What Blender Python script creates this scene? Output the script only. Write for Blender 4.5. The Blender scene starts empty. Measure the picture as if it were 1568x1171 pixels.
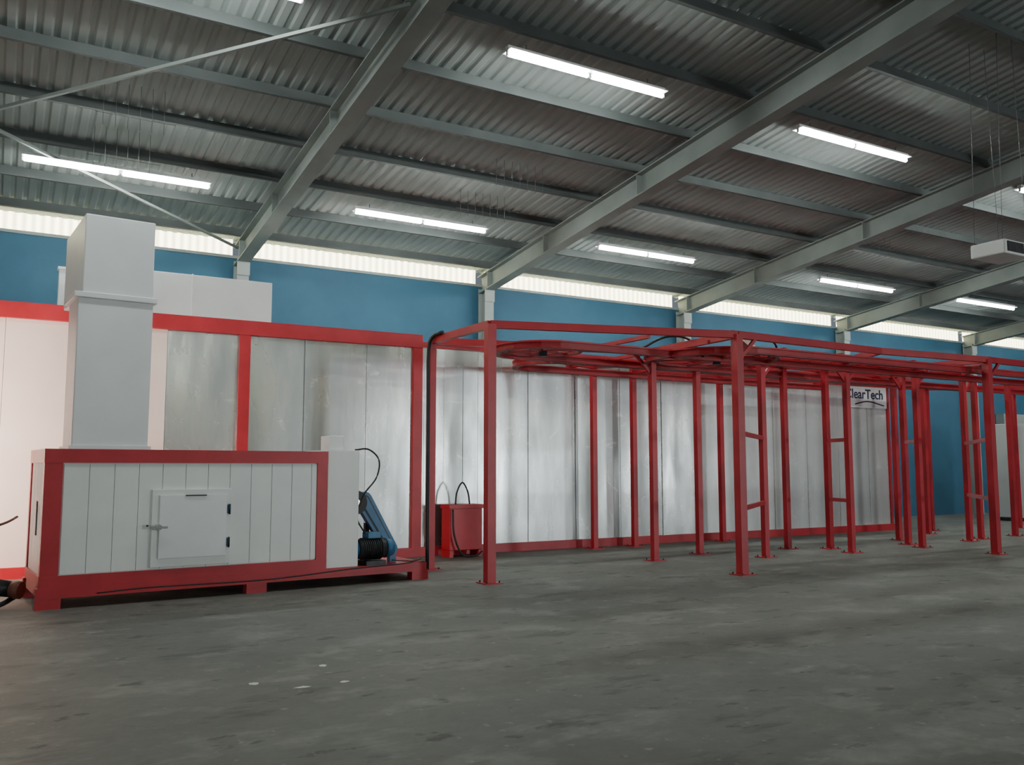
import bpy, bmesh, math, random
from mathutils import Vector, Matrix, Euler
random.seed(7)
D=bpy.data; C=bpy.context

# ---------------------------------------------------------------- materials
def mat(name,col,rough=.5,metal=0.,col2=None,nscale=3.,bump=0.,bscale=20.,stretch=(1,1,1),rvar=0.,spec=.5,thr=(.35,.65),scuff=0.):
    m=D.materials.new(name); m.use_nodes=True; nt=m.node_tree; n=nt.nodes; l=nt.links
    p=n['Principled BSDF']
    p.inputs['Roughness'].default_value=rough; p.inputs['Metallic'].default_value=metal
    p.inputs['Specular IOR Level'].default_value=spec
    p.inputs['Base Color'].default_value=(*col,1)
    tc=n.new('ShaderNodeTexCoord'); mp=n.new('ShaderNodeMapping'); mp.inputs['Scale'].default_value=stretch
    l.new(tc.outputs['Object'],mp.inputs['Vector'])
    ns=n.new('ShaderNodeTexNoise'); ns.inputs['Scale'].default_value=nscale; ns.inputs['Detail'].default_value=6
    l.new(mp.outputs['Vector'],ns.inputs['Vector'])
    if col2:
        r=n.new('ShaderNodeValToRGB'); r.color_ramp.elements[0].position=thr[0]; r.color_ramp.elements[1].position=thr[1]
        r.color_ramp.elements[0].color=(*col,1); r.color_ramp.elements[1].color=(*col2,1)
        l.new(ns.outputs['Fac'],r.inputs['Fac']); out=r.outputs['Color']
        if scuff:
            # dusty hand-wiped marks on the sheet
            n3=n.new('ShaderNodeTexNoise'); n3.inputs['Scale'].default_value=2.6; n3.inputs['Detail'].default_value=10; n3.inputs['Roughness'].default_value=.75; n3.inputs['Distortion'].default_value=1.2
            l.new(tc.outputs['Object'],n3.inputs['Vector'])
            mk=n.new('ShaderNodeMapRange'); mk.inputs['From Min'].default_value=.57; mk.inputs['From Max'].default_value=.68; mk.inputs['To Max'].default_value=scuff
            l.new(n3.outputs['Fac'],mk.inputs['Value'])
            mx=n.new('ShaderNodeMixRGB'); mx.inputs[2].default_value=(.85,.87,.86,1); l.new(mk.outputs['Result'],mx.inputs[0]); l.new(out,mx.inputs[1]); out=mx.outputs[0]
            mm=n.new('ShaderNodeMath'); mm.operation='MULTIPLY_ADD'; mm.inputs[1].default_value=-.6; mm.inputs[2].default_value=metal; l.new(mk.outputs['Result'],mm.inputs[0]); l.new(mm.outputs[0],p.inputs['Metallic'])
        l.new(out,p.inputs['Base Color'])
    if rvar:
        mr=n.new('ShaderNodeMapRange'); mr.inputs['To Min'].default_value=rough-rvar; mr.inputs['To Max'].default_value=rough+rvar
        mr.inputs['From Min'].default_value=.3; mr.inputs['From Max'].default_value=.7
        l.new(ns.outputs['Fac'],mr.inputs['Value']); l.new(mr.outputs['Result'],p.inputs['Roughness'])
    if bump:
        b=n.new('ShaderNodeBump'); b.inputs['Strength'].default_value=bump; b.inputs['Distance'].default_value=.02
        n2=n.new('ShaderNodeTexNoise'); n2.inputs['Scale'].default_value=bscale; n2.inputs['Detail'].default_value=4
        l.new(mp.outputs['Vector'],n2.inputs['Vector']); l.new(n2.outputs['Fac'],b.inputs['Height'])
        l.new(b.outputs['Normal'],p.inputs['Normal'])
    return m
def emit(name,col,s,wave=None):
    m=D.materials.new(name); m.use_nodes=True; nt=m.node_tree
    nt.nodes.remove(nt.nodes['Principled BSDF'])
    e=nt.nodes.new('ShaderNodeEmission'); e.inputs[0].default_value=(*col,1); e.inputs[1].default_value=s
    if wave:
        # corrugated translucent sheet: transmission varies across every rib
        tc=nt.nodes.new('ShaderNodeTexCoord'); wv=nt.nodes.new('ShaderNodeTexWave'); wv.bands_direction='X'; wv.inputs['Scale'].default_value=wave; 
        mr=nt.nodes.new('ShaderNodeMapRange'); mr.inputs['To Min'].default_value=s*.65; mr.inputs['To Max'].default_value=s*1.2
        nt.links.new(tc.outputs['Object'],wv.inputs['Vector']); nt.links.new(wv.outputs['Fac'],mr.inputs['Value']); nt.links.new(mr.outputs['Result'],e.inputs[1])
    nt.links.new(e.outputs[0],nt.nodes['Material Output'].inputs[0]); return m

M_red=mat('red_paint',(.38,.011,.022),.4,0,(.46,.018,.032),2.5,.05,40)
M_track=mat('track_dark_red',(.20,.012,.018),.5,.1,(.26,.02,.025),4)
M_white=mat('white_panel',(.78,.80,.79),.4,0,(.70,.73,.73),1.5,.03,6)
M_pink=mat('cream_panel',(.80,.73,.68),.5,0,(.74,.67,.62),1.2)
M_duct=mat('duct_sheet',(.74,.76,.78),.42,.1,(.67,.70,.73),1.3,.05,3)
M_alu=mat('aluminium_sheet',(.54,.57,.565),.30,.88,(.37,.40,.40),1.5,.16,1.6,(1.6,1.6,.35),.09,scuff=.55)  # darker upright streaks in the colour stand in for shading and reflections
M_alu_lit=mat('aluminium_sheet_lit',(.70,.73,.72),.36,.68,(.52,.55,.55),1.5,.12,1.6,(1.6,1.6,.35),.08,scuff=.5)  # lighter copy of the sheet, frontal light put into its colour
M_blue=mat('blue_wall_paint',(.038,.135,.22),.7,0,(.029,.11,.185),.8,.1,15)
M_wallg=mat('grey_wall_paint',(.55,.57,.56),.7,0,(.48,.50,.50),.8)
M_roof=mat('roof_sheet',(.35,.39,.38),.8,0,(.29,.325,.315),.35,spec=.15)
M_steel=mat('grey_steel_paint',(.26,.29,.275),.6,0,(.21,.235,.225),1.5,spec=.3)
M_col=mat('column_paint',(.36,.39,.38),.5,.0,(.30,.33,.32),1.5)
M_purl=mat('purlin_steel',(.095,.105,.105),.7,0,(.075,.085,.085),1.5,spec=.15)
M_black=mat('black_rubber',(.012,.012,.014),.5)
M_dark=mat('dark_iron',(.05,.05,.055),.45,.5,(.03,.03,.035),8)
M_mblue=mat('machine_blue',(.03,.16,.32),.4,0,(.025,.12,.25),5)
M_chrome=mat('steel_bright',(.6,.6,.6),.25,1.)
M_conduit=mat('wire_steel',(.13,.14,.14),.5,.2)
M_tube=emit('lamp_tube_glow',(.93,1.,.95),130)
M_strip=emit('translucent_daylight_sheet',(1.,.95,.60),8.,2.0)
M_stainw=mat('white_spill',(.75,.75,.72),.6)
M_pipe=mat('brown_red_hose',(.20,.07,.045),.5)

def floor_mat():
    m=D.materials.new('concrete_floor'); m.use_nodes=True; nt=m.node_tree; n=nt.nodes; l=nt.links; p=n['Principled BSDF']
    tc=n.new('ShaderNodeTexCoord')
    def noise(s,d,st=(1,1,1),loc=(0,0,0)):
        mp=n.new('ShaderNodeMapping'); mp.inputs['Scale'].default_value=st; mp.inputs['Location'].default_value=loc; l.new(tc.outputs['Object'],mp.inputs['Vector'])
        x=n.new('ShaderNodeTexNoise'); x.inputs['Scale'].default_value=s; x.inputs['Detail'].default_value=d; x.inputs['Roughness'].default_value=.62
        l.new(mp.outputs['Vector'],x.inputs['Vector']); return x
    def ramp(x,a,b,ca,cb):
        r=n.new('ShaderNodeValToRGB'); r.color_ramp.elements[0].position=a; r.color_ramp.elements[1].position=b
        r.color_ramp.elements[0].color=(*ca,1); r.color_ramp.elements[1].color=(*cb,1); l.new(x.outputs['Fac'],r.inputs['Fac']); return r
    cur=ramp(noise(.4,9),.32,.68,(.115,.117,.108),(.195,.197,.18)).outputs['Color']
    def over(cur,mask,col,k):
        sc=n.new('ShaderNodeMath'); sc.operation='MULTIPLY'; sc.inputs[1].default_value=k; l.new(mask.outputs['Color'],sc.inputs[0])
        mx=n.new('ShaderNodeMixRGB'); mx.inputs[2].default_value=(*col,1); l.new(sc.outputs[0],mx.inputs[0]); l.new(cur,mx.inputs[1]); return mx.outputs[0]
    cur=over(cur,ramp(noise(1.1,9,(1,1.5,1)),.52,.64,(0,0,0),(1,1,1)),(.32,.325,.30),.45)
    cur=over(cur,ramp(noise(1.5,6,(.6,1.5,1),(4,2,0)),.58,.66,(0,0,0),(1,1,1)),(.045,.047,.042),.6)
    cur=over(cur,ramp(noise(4,5,(.7,1.3,1),(1,7,0)),.61,.67,(0,0,0),(1,1,1)),(.035,.036,.033),.7)
    cur=over(cur,ramp(noise(9,4,(1,1,1),(9,3,0)),.64,.70,(0,0,0),(1,1,1)),(.45,.45,.42),.35)
    cur=over(cur,ramp(noise(9,3),.3,.75,(0,0,0),(1,1,1)),(.08,.082,.075),.3)
    l.new(cur,p.inputs['Base Color'])
    p.inputs['Roughness'].default_value=.6; p.inputs['Specular IOR Level'].default_value=.3
    bp=n.new('ShaderNodeBump'); bp.inputs['Strength'].default_value=.2; bp.inputs['Distance'].default_value=.02
    l.new(noise(14,6).outputs['Fac'],bp.inputs['Height']); l.new(bp.outputs['Normal'],p.inputs['Normal'])
    return m
M_floor=floor_mat()

# ---------------------------------------------------------------- mesh builder
class B:
    def __init__(s,name,*mats):
        s.name=name; s.bm=bmesh.new(); s.mats=list(mats)
    def mi(s,m):
        if m not in s.mats: s.mats.append(m)
        return s.mats.index(m)
    def box(s,lo,hi,m=None,M=None,bev=0.):
        m=m or s.mats[0]; c=[(lo[i]+hi[i])/2 for i in range(3)]; d=[abs(hi[i]-lo[i]) for i in range(3)]
        X=Matrix.Translation(c)@Matrix.Diagonal((*d,1))
        if M: X=M@X
        r=bmesh.ops.create_cube(s.bm,size=1,matrix=X); vs=r['verts']
        if bev:
            es={e for v in vs for e in v.link_edges}
            rr=bmesh.ops.bevel(s.bm,geom=list(es),offset=bev,segments=2,affect='EDGES',profile=.5)
            fs=set(rr['faces'])|{f for v in rr['verts'] for f in v.link_faces}
        else: fs={f for v in vs for f in v.link_faces}
        k=s.mi(m)
        for f in fs: f.material_index=k
        return vs
    def frame(s,p1,p2,up=(0,0,1)):
        p1=Vector(p1);p2=Vector(p2);z=(p2-p1);L=z.length;z.normalize();u=Vector(up)
        if abs(z.dot(u))>.99:u=Vector((1,0,0))
        x=u.cross(z).normalized(); y=z.cross(x)
        R=Matrix((x,y,z)).transposed().to_4x4(); R.translation=p1
        return R,L
    def beam(s,p1,p2,w,h,m=None):
        R,L=s.frame(p1,p2); s.box((-w/2,-h/2,0),(w/2,h/2,L),m,R)
    def ibeam(s,p1,p2,w,h,t,m=None,up=(0,0,1)):
        R,L=s.frame(p1,p2,up)
        s.box((-w/2,h/2-t,0),(w/2,h/2,L),m,R); s.box((-w/2,-h/2,0),(w/2,-h/2+t,L),m,R)
        s.box((-t/2,-h/2+t,0),(t/2,h/2-t,L),m,R)
    def cyl(s,p1,p2,r,m=None,seg=12,r2=None):
        R,L=s.frame(p1,p2); m=m or s.mats[0]
        q=bmesh.ops.create_cone(s.bm,cap_ends=True,segments=seg,radius1=r,radius2=r if r2 is None else r2,depth=L,matrix=R@Matrix.Translation((0,0,L/2)))
        k=s.mi(m)
        for f in {f for v in q['verts'] for f in v.link_faces}: f.material_index=k; f.smooth=len(f.verts)==4
    def pipe(s,pts,r,m=None,seg=8,sub=6):
        P=[Vector(p) for p in pts]; out=[]
        if len(P)>2 and sub>1:
            Q=[P[0]*2-P[1]]+P+[P[-1]*2-P[-2]]
            for i in range(1,len(Q)-2):
                for j in range(sub):
                    t=j/sub;a,b,c,d=Q[i-1:i+3]
                    out.append(.5*((2*b)+(c-a)*t+(2*a-5*b+4*c-d)*t*t+(3*b-a-3*c+d)*t**3))
            out.append(P[-1])
        else: out=P
        k=s.mi(m or s.mats[0]); rings=[]
        for i,p in enumerate(out):
            t=(out[min(i+1,len(out)-1)]-out[max(i-1,0)]).normalized()
            u=Vector((0,0,1)) if abs(t.z)<.9 else Vector((0,1,0))
            x=u.cross(t).normalized();y=t.cross(x)
            rings.append([s.bm.verts.new(p+r*(math.cos(a)*x+math.sin(a)*y)) for a in [2*math.pi*j/seg for j in range(seg)]])
        for a,b in zip(rings,rings[1:]):
            for j in range(seg):
                f=s.bm.faces.new((a[j],a[(j+1)%seg],b[(j+1)%seg],b[j])); f.material_index=k; f.smooth=True
        for rg in (rings[0][::-1],rings[-1]):
            f=s.bm.faces.new(rg); f.material_index=k
    def sweep_rect(s,pts,w,h,m=None):
        k=s.mi(m or s.mats[0]); P=[Vector(p) for p in pts]; rings=[]
        for i,p in enumerate(P):
            t=(P[min(i+1,len(P)-1)]-P[max(i-1,0)]).normalized(); x=Vector((0,0,1)).cross(t).normalized()
            rings.append([s.bm.verts.new(p+a*x*w/2+Vector((0,0,b*h/2))) for a,b in((-1,-1),(1,-1),(1,1),(-1,1))])
        for a,b in zip(rings,rings[1:]):
            for j in range(4):
                s.bm.faces.new((a[j],a[(j+1)%4],b[(j+1)%4],b[j])).material_index=k
        for rg in (rings[0][::-1],rings[-1]): s.bm.faces.new(rg).material_index=k
    def extr(s,poly,axis,lo,hi,m=None):
        k=s.mi(m or s.mats[0])
        def pt(q,t): return (q[0],t,q[1]) if axis==1 else ((t,q[0],q[1]) if axis==0 else (q[0],q[1],t))
        a=[s.bm.verts.new(pt(q,lo)) for q in poly]; b=[s.bm.verts.new(pt(q,hi)) for q in poly]; n=len(poly)
        fs=[s.bm.faces.new(a),s.bm.faces.new(b[::-1])]
        for i in range(n): fs.append(s.bm.faces.new((a[i],b[i],b[(i+1)%n],a[(i+1)%n])))
        for f in fs: f.material_index=k
    def done(s,loc=(0,0,0),rz=0.,bevel=0.,parent=None):
        bmesh.ops.recalc_face_normals(s.bm,faces=s.bm.faces)
        me=D.meshes.new(s.name); s.bm.to_mesh(me); s.bm.free()
        for m in s.mats: me.materials.append(m)
        o=D.objects.new(s.name,me); C.collection.objects.link(o); o.location=loc; o.rotation_euler=(0,0,rz)
        if bevel:
            b=o.modifiers.new('bev','BEVEL'); b.width=bevel; b.segments=2; b.limit_method='ANGLE'; b.harden_normals=False
        if parent: o.parent=parent
        return o

YW=18.5; XL=-14.; XR=48.; YF=-18.5
ZR=8.60
RZ=lambda y: ZR-.12*abs(y)      # underside height of roof sheets
ZE=RZ(YW)

# ---------------------------------------------------------------- shell
b=B('floor',M_floor); b.box((XL-.3,YF-.3,-.2),(XR+.3,YW+.3,0)); b.done()
b=B('wall_back',M_blue); b.box((XL,YW,0),(XR,YW+.25,6.0)); b.done()
b=B('wall_front',M_wallg); b.box((XL,YF-.25,0),(XR,YF,6.0)); b.done()
for nm,x0,x1 in(('wall_left',XL-.25,XL),('wall_right',XR,XR+.25)):
    b=B(nm,M_blue if nm=='wall_right' else M_wallg)
    b.extr([(YF,0),(YW,0),(YW,ZE),(0,ZR),(YF,ZE)],0,x0,x1); b.done()
# corrugated ceiling (ribs run down the slope)
b=B('ceiling',M_roof); prof=[]; x=XL; p=.20
while x<XR:
    prof+= [(x,0),(x+.09,0),(x+.12,.028),(x+.17,.028)]; x+=p
prof.append((x,0))
rows=[]
for y in (YF-.25,-.001,.001,YW+.25):
    rows.append([b.bm.verts.new((q[0],y,RZ(y)+q[1])) for q in prof])
for a,c in zip(rows,rows[1:]):
    for i in range(len(prof)-1): b.bm.faces.new((a[i],a[i+1],c[i+1],c[i]))
b.done()

colx=[-8.6,-2.25,4.12,9.9,16.1,22.6,29.2,35.6,42.]
k=0
for s in(1,-1):  # second pass adds an unseen front-wall strip to even the roof light
    for i,(xa,xb) in enumerate(zip([XL]+colx,colx+[XR])):
        k+=1
        b=B('window_%d'%k,M_strip)
        y=s*(YW+.10)
        b.bm.faces.new([b.bm.verts.new(v) for v in((xa+.12,y,5.98),(xb-.12,y,5.98),(xb-.12,y,ZE),(xa+.12,y,ZE))])
        b.done()
    b=B('trim_%d'%(1 if s>0 else 2),M_col); b.box((XL,s*(YW+.1)-.13,5.95),(XR,s*(YW+.1)+.12,6.01)); b.done()

# columns + rafters (portal frames)
for x in colx:
    b=B('portal_frame',M_steel)
    for s in(1,-1):
        b.ibeam((x,s*(YW-.22),0),(x,s*(YW-.22),ZE-.5),.24,.34,.018,M_col,up=(0,1,0))
        b.box((x-.16,s*(YW-.22)-.2,0),(x+.16,s*(YW-.22)+.2,.02),M_col)
        e=ZE-.18-.22
        b.ibeam((x,s*(YW-.04),e+.0),(x,0,ZR-.18-.22),.26,.42,.022,M_steel)
        b.box((x-.13,s*(YW-.4)-.02,e-.45),(x+.13,s*(YW-.4)+.0,e-.15),M_col)
        for y in (YW-.5,YW-3.,YW-6.2): 
            b.box((x-.12,s*y-.01,RZ(y)-.60),(x+.12,s*y+.01,RZ(y)-.20),M_steel)
    b.done()
# purlins: Z sections
ys=[17.9-1.4*i for i in range(13)]
for s in(1,-1):
    for y in ys:
        if s<0 and y<.3: continue
        z=RZ(y)-.006
        b=B('roof_purlin',M_purl)
        b.box((XL,s*y-.004,z-.17),(XR,s*y+.004,z)); b.box((XL,s*y-.06,z-.17),(XR,s*y,z-.164)); b.box((XL,s*y,z-.006),(XR,s*y+.05,z)); b.box((XL,s*y-.062,z-.17),(XR,s*y-.056,z-.15))
        b.done()
# wind bracing
b=B('roof_wind_brace',M_steel)
def rp(x,y,d=.30): return (x,y,RZ(y)-d)
for p,q in(((4.0,9.3),(-2.2,15.9)),((4.0,18.1),(-2.2,12.9)),((-2.4,18.1),(-8.5,12.9)),((35.5,9.3),(29.3,15.9)),((35.5,18.1),(29.3,12.9))):
    b.beam(rp(*p,.34),rp(*q,.34),.045,.045)
b.done()

# ---------------------------------------------------------------- batten lamps
def lamp(x0,x1,y,two=True):
    z=8.23-.12*abs(y)
    b=B('batten_light',M_white,M_tube)
    L=x1-x0
    b.box((0,-.04,.03),(L,.04,.09)); b.box((0,-.11,.018),(L,.11,.03))
    for a,c in [(0,L/2-.01),(L/2+.01,L)]:
        b.box((a,-.02,-.045),(a+.03,.02,.03)); b.box((c-.03,-.02,-.045),(c,.02,.03))
        b.cyl((a+.03,0,-.02),(c-.03,0,-.02),.036,M_tube,6)
    for xx in(.3,L-.3): b.cyl((xx,0,.09),(xx,0,.17),.008,M_conduit,6)
    b.done((x0,y,z))
for x0,x1,y in((.05,2.87,15.25),(5.5,8.3,15.35),(11.05,13.8,15.27),(18.,20.9,15.2),(23.6,26.5,15.1),(30.2,33,15.1),
               (0,2.8,9.7),(5.53,8.2,9.65),(10.97,13.75,9.6),(17.2,20,9.56),(23.6,26.4,9.6),
               (-6,-3.2,9.7),(5.5,8.3,-8),(17,20,-8)):
    lamp(x0,x1,y)

# hanger wires under roof
def wires(name,x,y,nx,ny,dx,dy,L):
    b=B(name,M_conduit)
    for i in range(nx):
        for j in range(ny):
            xx=x+i*dx; yy=y+j*dy; z=RZ(yy)-.01
            b.cyl((xx,yy,z-L),(xx,yy,z),.004,None,4)
    for j in range(ny):
        yy=y+j*dy; b.cyl((x-.1,yy,RZ(yy)-L*.75),(x+nx*dx,yy,RZ(yy)-L*.75),.004,None,4)
    b.done()
wires('hanger_wires',1.0,13.1,6,2,.16,1.4,.65)
wires('hanger_wires',7.3,13.1,7,2,.16,1.4,.5)
wires('hanger_wires',17.0,11.7,6,2,.2,1.4,.5)
wires('hanger_wires',23.2,11.7,6,2,.25,1.4,.5)

# ---------------------------------------------------------------- curing oven
YO=14.7
b=B('curing_oven_enclosure',M_alu,M_red,M_pink,M_white)
b.box((-9,YO+.03,0.02),(19.8,17.4,3.8),M_white)
x=-9.; pw=1.12
while x<19.79:
    x2=min(x+pw,19.8)
    t=random.uniform(-.014,.014)
    m=M_pink if x<1.2 else (M_alu if x<12.5 else M_alu_lit)
    R=Matrix.Translation(((x+x2)/2,YO+.01,0))@Matrix.Rotation(t,4,'Z')@Matrix.Rotation(random.uniform(-.003,.003),4,'X')
    b.box((-(x2-x)/2+.003,-.012,.16),((x2-x)/2-.003,.03,3.84),m,R)
    if m is not M_pink: b.box((x2-.012,YO-.016,.16),(x2+.012,YO+.0,3.82),m)
    x=x2
b.box((-9,YO-.07,0),(19.82,YO+.02,.16),M_red)
b.box((-9,YO-.09,3.78),(6.6,YO+.1,4.02),M_red)
b.box((6.6,YO-.05,3.80),(19.82,YO+.1,3.90),M_red)
for xx in(3.4,6.52): b.box((xx-.09,YO-.07,.16),(xx+.09,YO+.0,3.8),M_red)
b.box((6.75,YO-.06,.0),(6.83,YO-.0,3.8),M_red)
b.box((19.76,YO-.03,.0),(19.84,YO+.05,3.9),M_red)
b.done()
b=B('exhaust_plenum',M_white)
b.box((1.5,15.4,4.0),(4.02,16.8,4.86)); b.box((2.65,15.38,4.0),(2.68,15.41,4.87)); b.box((2.3,15.8,4.86),(2.34,15.84,4.92)); b.done(bevel=.01)
b=B('oven_roof_flue',M_duct)
b.box((.66,15.7,3.82),(.80,15.84,4.80)); b.box((.64,15.68,4.78),(.82,15.86,4.83)); b.done(bevel=.01)

b=B('company_logo_sign',M_white)
b.box((18.1,YO-.046,3.10),(19.72,YO-.036,3.66)); sign=b.done()
M_ink=mat('navy_ink',(.01,.015,.06),.5)
cu=D.curves.new('logo_text','FONT'); cu.body='ClearTech'; cu.size=.34; cu.extrude=.002; cu.offset=.006; to=D.objects.new('logo_text',cu); C.collection.objects.link(to)
to.location=(18.14,YO-.052,3.33); to.rotation_euler=(math.pi/2,0,0); cu.materials.append(M_ink); to.parent=sign
b=B('logo_swoosh',M_ink); b.pipe([(18.5,YO-.05,3.18),(19.0,YO-.05,3.26),(19.6,YO-.05,3.17)],.016); b.done(parent=sign)

# ---------------------------------------------------------------- burner unit
b=B('burner_box_unit',M_red,M_white,M_duct)
L=3.42; Dp=1.35; H=1.81
b.box((.05,.03,.3),(L-.05,Dp-.03,H-.04),M_white)
x=.2
while x<L-.16:
    x2=min(x+.272,L-.15); b.box((x+.003,.012,.38),(x2-.003,.05,H-.17),M_white,bev=.003); x=x2
for xa,xb in((0,.19),(L-.15,L)):
    b.box((xa,0,.13),(xb,.1,H)); b.box((xa,Dp-.1,.13),(xb,Dp,H))
for z0,z1 in((.13,.37),(H-.16,H)):
    b.box((0,-.004,z0),(L,.1,z1)); b.box((0,Dp-.1,z0),(L,Dp,z1)); b.box((-.004,0,z0),(.1,Dp,z1)); b.box((L-.1,0,z0),(L+.002,Dp,z1))
y=.12
while y<Dp-.15:
    b.box((.012,y,.37),(.06,y+.26,H-.16),M_white); y+=.27
b.box((0.0,.55,.8),(.01,.6,1.2),M_dark)
for yy in(0,Dp-.12): b.box((-.03,yy-.01,.12),(4.95,yy+.1,.24))
b.box((L,0,.18),(4.95,Dp,.235)); b.box((4.85,0,.12),(4.95,Dp,.24))
for u in(-.03,2.35,4.72):
    for yy in(0,Dp-.14): b.box((u,yy-.005,0),(u+.26,yy+.14,.12))
b.box((1.17,-.03,.40),(2.12,.02,1.33),M_white,bev=.006)
b.box((1.25,-.055,.50),(2.06,-.02,1.26),M_duct,bev=.006)
for z in(.66,1.07):
    b.box((2.07,-.07,z-.05),(2.10,-.03,z+.06),M_mblue); b.cyl((2.085,-.07,z-.06),(2.085,-.07,z+.07),.012,M_dark)
b.cyl((1.24,-.03,.88),(1.24,-.11,.88),.035,M_chrome,16); b.box((1.15,-.115,.865),(1.34,-.09,.89),M_chrome,bev=.005); b.box((1.15,-.10,.86),(1.18,-.02,.90),M_chrome)
b.box((1.55,-.07,1.245),(1.80,-.03,1.26),M_dark); b.cyl((1.12,-.02,.9),(1.12,-.05,.9),.012,M_dark)
b.box((L+.003,.02,.24),(L+.47,.85,1.83),M_white,bev=.01); b.box((L+.05,.1,1.83),(L+.27,.4,2.03),M_white,bev=.01)
d0=.27; dw=.84
b.box((d0,.06,H),(d0+dw,.75,3.62),M_duct,bev=.012)
b.box((d0-.05,.02,3.60),(d0+dw+.04,.80,3.67),M_duct,bev=.008)
b.box((d0+.04,.05,3.66),(d0+dw-.01,1.55,4.62),M_duct,bev=.012)
b.box((d0+.35,1.4,4.06),(d0+.75,4.0,4.5),M_duct,bev=.01)
b.box((d0-.03,.03,H-.0),(d0+dw+.03,.8,H+.04),M_duct)
BU=(.43,11.3,0); BR=math.radians(4.5)
bu=b.done(BU,BR,0)
# motor in front, belt guard beside it
b=B('blower_motor',M_dark,M_mblue,M_black)
cz=.46; my=.16
b.cyl((3.94,my,cz),(4.36,my,cz),.135,M_dark,28)
for k in range(10): b.cyl((4.0+k*.03,my,cz),(4.01+k*.03,my,cz),.155,M_dark,28)
b.cyl((4.36,my,cz),(4.48,my,cz),.14,M_mblue,28,.11); b.cyl((3.90,my,cz),(3.94,my,cz),.11,M_mblue,24)
b.box((4.02,my-.14,.235),(4.32,my+.14,.30),M_dark); b.box((4.06,my-.1,.605),(4.26,my+.1,.69),M_mblue,bev=.01)
b.cyl((4.48,my,cz),(4.51,my,cz),.03,M_chrome,12)
b.cyl((3.90,.42,1.12),(4.02,.42,1.12),.05,M_chrome,16); b.cyl((3.98,.30,1.10),(3.98,.42,1.10),.17,M_black,28); b.cyl((3.98,.28,1.10),(3.98,.30,1.10),.05,M_chrome,16)
b.box((3.92,.4,.24),(3.98,.5,1.0),M_dark); b.box((4.2,.45,.24),(4.26,.52,.8),M_dark)
b.done(parent=bu)
b=B('belt_guard',M_mblue,M_dark)
pa=Vector((4.12,1.13)); pb=Vector((4.56,.42)); d=(pb-pa).normalized(); n=Vector((-d.y,d.x))
def stad(ra,rb):
    poly=[]
    for c,s,r in((pb,1,rb),(pa,-1,ra)):
        for k in range(9):
            a=math.pi*k/8; v=c+s*r*(math.sin(a)*d)+ (r*math.cos(a)*n*(1 if s>0 else -1)); poly.append((v.x,v.y))
    return poly
b.extr(stad(.11,.085),1,.33,.47,M_mblue); b.extr(stad(.122,.097),1,.325,.34,M_mblue); b.extr(stad(.075,.05),1,.318,.33,M_dark)
b.extr(stad(.055,.035),1,.31,.32,M_mblue)
b.box((4.54,.34,.235),(4.64,.44,.40),M_mblue)
b.done(parent=bu)
b=B('power_cable',M_black)
b.pipe([(3.9,.2,1.84),(4.1,.18,1.85),(4.25,.15,1.7),(4.2,.12,1.45),(4.0,.12,1.2),(3.93,.15,.9),(4.05,.16,.68)],.012)
b.pipe([(4.4,.0,.30),(4.7,-.02,.27),(4.85,-.04,.3),(4.6,-.03,.245),(3.8,-.03,.22),(2.6,-.03,.16),(1.2,-.03,.17),(.6,-.03,.15)],.008)
b.done(parent=bu)

# ---------------------------------------------------------------- conveyor support structure
Z=3.62
b=B('overhead_conveyor_frame',M_red,M_dark)
posts=dict(A=(5.9,12.7),B=(5.92,10.8),C=(10.2,14.3),D=(9.81,11.98),C2=(11.2,14.3),E=(11.26,12.45),C3=(13.6,14.3),
 F=(9.65,9.75),F2=(11.86,11.4),G=(13.9,11.2),G2=(14.2,11.95),I=(13.48,12.37),J=(16.4,11.8),J2=(16.0,11.2),K=(20.5,14.06),
 H=(16.0,9.69),H2=(18.3,11.66),N=(19.1,11.9),O=(20.6,12.),P=(20.9,9.8),Q=(23.4,11.6),R=(23.4,13.5),S=(26,10.5),S2=(26,12.5),K2=(19.4,13.4),U=(17.2,12.6))
for k,(x,y) in posts.items():
    w=.065 if k in 'BFHP' else .052
    b.box((x-w,y-w,.012),(x+w,y+w,Z)); b.box((x-.14,y-.14,0),(x+.14,y+.14,.014))
    for sx in(-1,1):
        for sy in(-1,1): b.cyl((x+sx*.1,y+sy*.1,.012),(x+sx*.1,y+sy*.1,.04),.012,M_dark,6)
def T(p,q,w=.09,h=.11,z=Z):
    P=posts.get(p,p);Q=posts.get(q,q); b.beam((P[0],P[1],z),(Q[0],Q[1],z),w,h)
for p,q in(('A','B'),('B','F'),('A','D'),('D','F'),('D','E'),('E','C'),('E','C2'),('A',(10.2,14.3)),('F','F2'),('F',(13.2,9.9)),((13.2,9.9),'H'),((13.2,9.9),'G'),
  ('F2','G'),('E','I'),('I','G2'),('G','J2'),('G2','J'),('J','H2'),('J2','H'),('H','H2'),('H','P'),('H2','N'),('N','O'),('O','Q'),('K','Q'),('P','Q'),('Q','R'),('P','S'),('S','S2'),('S2','R'),
  ('C2','C3'),('C3','K'),('I','C3'),('G','G2'),('F2','I'),('E','F2'),('J','U'),('U','K2'),('K2','K'),('I','U')): T(p,q)
def rung(p,q,zs):
    P=posts[p];Q=posts[q]
    for z in zs: b.beam((P[0],P[1],z),(Q[0],Q[1],z),.05,.07)
rung('F','F2',(.97,2.12)); rung('G','G2',(.97,2.12)); rung('H','H2',(1.0,2.12)); rung('J','J2',(2.12,))
for k,dx,dy in(('F',.4,0),('G',.4,0),('G',-.4,0),('H',.4,0),('J',-.4,0),('D',-.4,.0),('F2',.4,0),('J2',.4,0),('H2',.4,0)):
    x,y=posts[k]; b.beam((x,y,Z-.42),(x+dx,y+dy,Z-.03),.04,.05)
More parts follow.
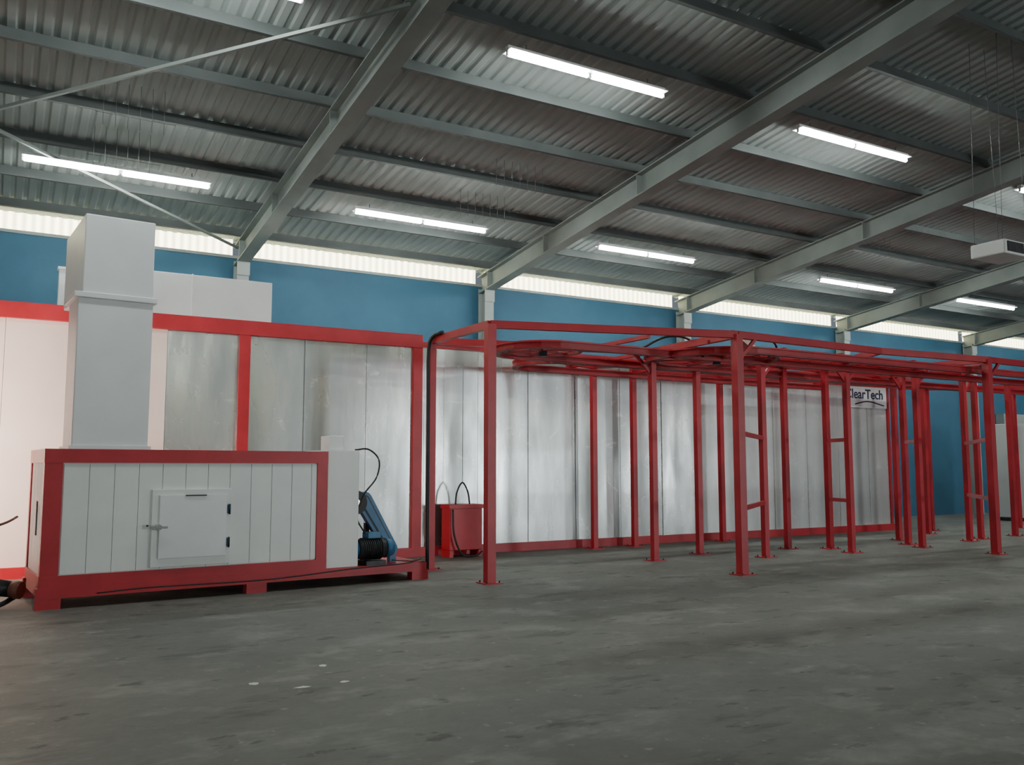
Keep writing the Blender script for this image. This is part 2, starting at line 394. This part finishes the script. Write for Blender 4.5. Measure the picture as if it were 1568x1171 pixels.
def uturn(cx,cy,r,xe,z,sgn=-1):
    pts=[(xe,cy+r,z)]
    for k in range(17):
        a=math.pi/2+math.pi*k/16; pts.append((cx+r*math.cos(a),cy+r*math.sin(a),z))
    pts.append((xe,cy-r,z)); return pts
UT=((7.4,11.75,.75,20.),(10.6,11.2,1.2,24.),(8.6,13.3,.7,16.6))
for z,h,tm in((3.50,.025,M_red),(3.40,.025,M_track)):
    for u in UT: b.sweep_rect(uturn(*u,z),.10,h,tm)
for u in UT: b.sweep_rect(uturn(*u,3.45),.015,.09)
for x in(8.3,9.5,11.2,12.6,14.6,16.5): b.beam((x,10.2,3.55),(x,14.2,3.55),.06,.06)
# spoked turn wheels inside each bend
for cx,cy,r in((7.4,11.75,.6),(10.6,11.2,1.02)):
    ring=[(cx+r*math.cos(2*math.pi*k/32),cy+r*math.sin(2*math.pi*k/32),3.45) for k in range(33)]
    b.sweep_rect(ring,.07,.05,M_track)
    for k in range(6):
        a=math.pi*k/3+.3; b.beam((cx,cy,3.45),(cx+r*math.cos(a),cy+r*math.sin(a),3.45),.05,.03,M_track)
    b.cyl((cx,cy,3.36),(cx,cy,3.62),.07,M_dark)
cf=b.done()
b=B('conveyor_power_cable',M_black)
b.pipe([(5.81,12.62,.02),(5.80,12.62,1.2),(5.80,12.62,2.6),(5.80,12.62,3.45),(5.82,12.5,3.66),(5.84,12.2,3.69)],.03,None,8,3)
b.pipe([(8.9,11.2,3.5),(9.3,11.0,3.72),(9.7,10.9,3.70),(10.1,11,3.45),(10.4,11.2,3.5)],.02)
b.pipe([(9.7,9.9,3.7),(10.6,10.1,3.72),(11.2,10.4,3.6),(11.9,11.3,3.55)],.018)
b.done(parent=cf)
b=B('tensioner_weight_box',M_red,M_black)
b.box((6.95,14.15,.12),(7.6,14.5,.92),bev=.012); b.box((6.93,14.13,.86),(7.62,14.52,.93),bev=.005)
for xx in(6.95,7.53): b.box((xx,14.15,0),(xx+.07,14.5,.12))
b.pipe([(7.13,14.3,.92),(7.16,14.3,1.15),(7.27,14.3,1.32),(7.38,14.3,1.15),(7.42,14.3,.92)],.016,M_black)
b.cyl((7.27,14.3,1.32),(7.27,14.3,3.5),.006,M_conduit,6)
b.pipe([(6.98,14.1,.85),(7.0,14.08,.4),(7.15,14.05,.06),(7.4,14.02,.03),(7.55,14.05,.1)],.018,M_black)
b.done()

b=B('suspended_heater',M_white,M_dark)
b.box((-.33,-.25,-.1),(.33,.25,.1),bev=.02); b.box((-.28,-.262,-.07),(.1,-.25,.07),M_dark); b.cyl((.2,-.25,0),(.2,-.28,0),.05,M_dark,20)
for sx in(-.3,.3):
    for sy in(-.2,.2): b.cyl((sx,sy,.1),(sx*.6,sy,RZ(7)-4.62-.04),.004,M_conduit,6)
b.done((12.05,7.,4.62))

b=B('door_1',M_white,M_col)
for k in range(26): b.box((31.,YW-.08,k*.12),(35.2,YW-.03,k*.12+.112),bev=.01)
b.box((30.9,YW-.12,0),(31,YW-.02,3.25),M_col); b.box((35.2,YW-.12,0),(35.3,YW-.02,3.25),M_col); b.box((30.9,YW-.32,3.12),(35.3,YW-.02,3.5),M_col)
b.done()
b=B('control_cabinet',M_wallg,M_dark)
b.box((26.1,15.,.1),(27.9,15.8,2.9),bev=.02); b.box((26.15,14.98,.2),(26.98,15.0,2.8)); b.box((27.02,14.98,.2),(27.85,15.0,2.8)); b.box((26.1,15.05,0),(27.9,15.75,.1),M_dark); b.box((26.9,14.95,1.3),(26.94,14.98,1.6),M_dark)
b.done()

def blob(name,m,x,y,rx,ry,n=14):
    b=B(name,m); vs=[]
    for k in range(n):
        a=2*math.pi*k/n; r=random.uniform(.6,1.1); vs.append(b.bm.verts.new((rx*r*math.cos(a),ry*r*math.sin(a),0)))
    b.bm.faces.new(vs); b.done((x,y,.003))
blob('paint_spill',M_stainw,1.7,6.73,.04,.05); blob('paint_spill',M_stainw,2.33,7.05,.03,.05)
blob('paint_spill',M_stainw,1.98,6.45,.07,.03); blob('paint_spill',M_stainw,2.3,6.45,.05,.03)
b=B('gas_burner',M_dark,M_pipe,M_chrome)
b.cyl((-.35,12.0,.28),(.18,11.75,.20),.12,M_dark,20,.09); b.cyl((-.1,11.9,.24),(-.05,11.86,.235),.15,M_dark,20); b.cyl((-.35,12.0,.28),(-.75,12.2,.30),.17,M_pipe,20); b.cyl((.18,11.75,.2),(.27,11.7,.19),.1,M_pipe,20)
b.box((-.85,11.9,0),(-.3,12.2,.14),M_dark); b.pipe([(-.4,12.1,.4),(-.2,12.1,.8),(.1,12.1,.95),(.2,12.3,1.0)],.015,M_pipe)
b.pipe([(.2,11.8,.1),(0,11.6,.04),(-.5,11.7,.04)],.03,M_dark)
b.done()

b=B('work_flood_light',M_dark,M_chrome)
fx,fy=-1.9,12.6
for a in(0,2.1,4.2): b.cyl((fx+.4*math.cos(a),fy+.4*math.sin(a),0),(fx,fy,.6),.015)
b.cyl((fx,fy,.5),(fx,fy,1.7),.018); b.box((fx-.18,fy-.1,1.7),(fx+.18,fy+.0,1.95),bev=.01); b.done()
def spot(name,loc,tgt,e,ang,col,size=.15,blend=.6):
    l=D.lights.new(name,'SPOT'); l.energy=e; l.spot_size=math.radians(ang); l.spot_blend=blend; l.color=col; l.shadow_soft_size=size
    o=D.objects.new(name,l); C.collection.objects.link(o); o.location=loc
    o.rotation_euler=(Vector(tgt)-Vector(loc)).to_track_quat('-Z','Y').to_euler()
spot('flood_lamp',(fx,fy+.1,1.85),(.1,14.7,1.7),1200,110,(1,.72,.60))
# unseen opposite wall: a doorway the oven reflects, other lamps added as fill
def dl(x,e,w=4.):
    l=D.lights.new('doorway_fill_light','AREA'); l.shape='RECTANGLE'; l.size=w; l.size_y=3.6; l.energy=e; l.color=(.92,.98,1)
    o=D.objects.new('doorway_fill_light',l); C.collection.objects.link(o); o.location=(x,YF+.1,1.9); o.rotation_euler=(math.radians(90),0,0)
dl(24,1900,3.); dl(-3,550); dl(38,900)

w=D.worlds.new('w'); C.scene.world=w; w.use_nodes=True; w.node_tree.nodes['Background'].inputs[0].default_value=(.5,.6,.7,1); w.node_tree.nodes['Background'].inputs[1].default_value=.3
cam=D.cameras.new('camera'); co=D.objects.new('camera',cam); C.collection.objects.link(co); C.scene.camera=co
cam.sensor_width=36; cam.lens=30.77; cam.clip_end=300
co.location=(0,0,1.6); co.rotation_euler=(math.radians(95.52),0,math.radians(-30.17))
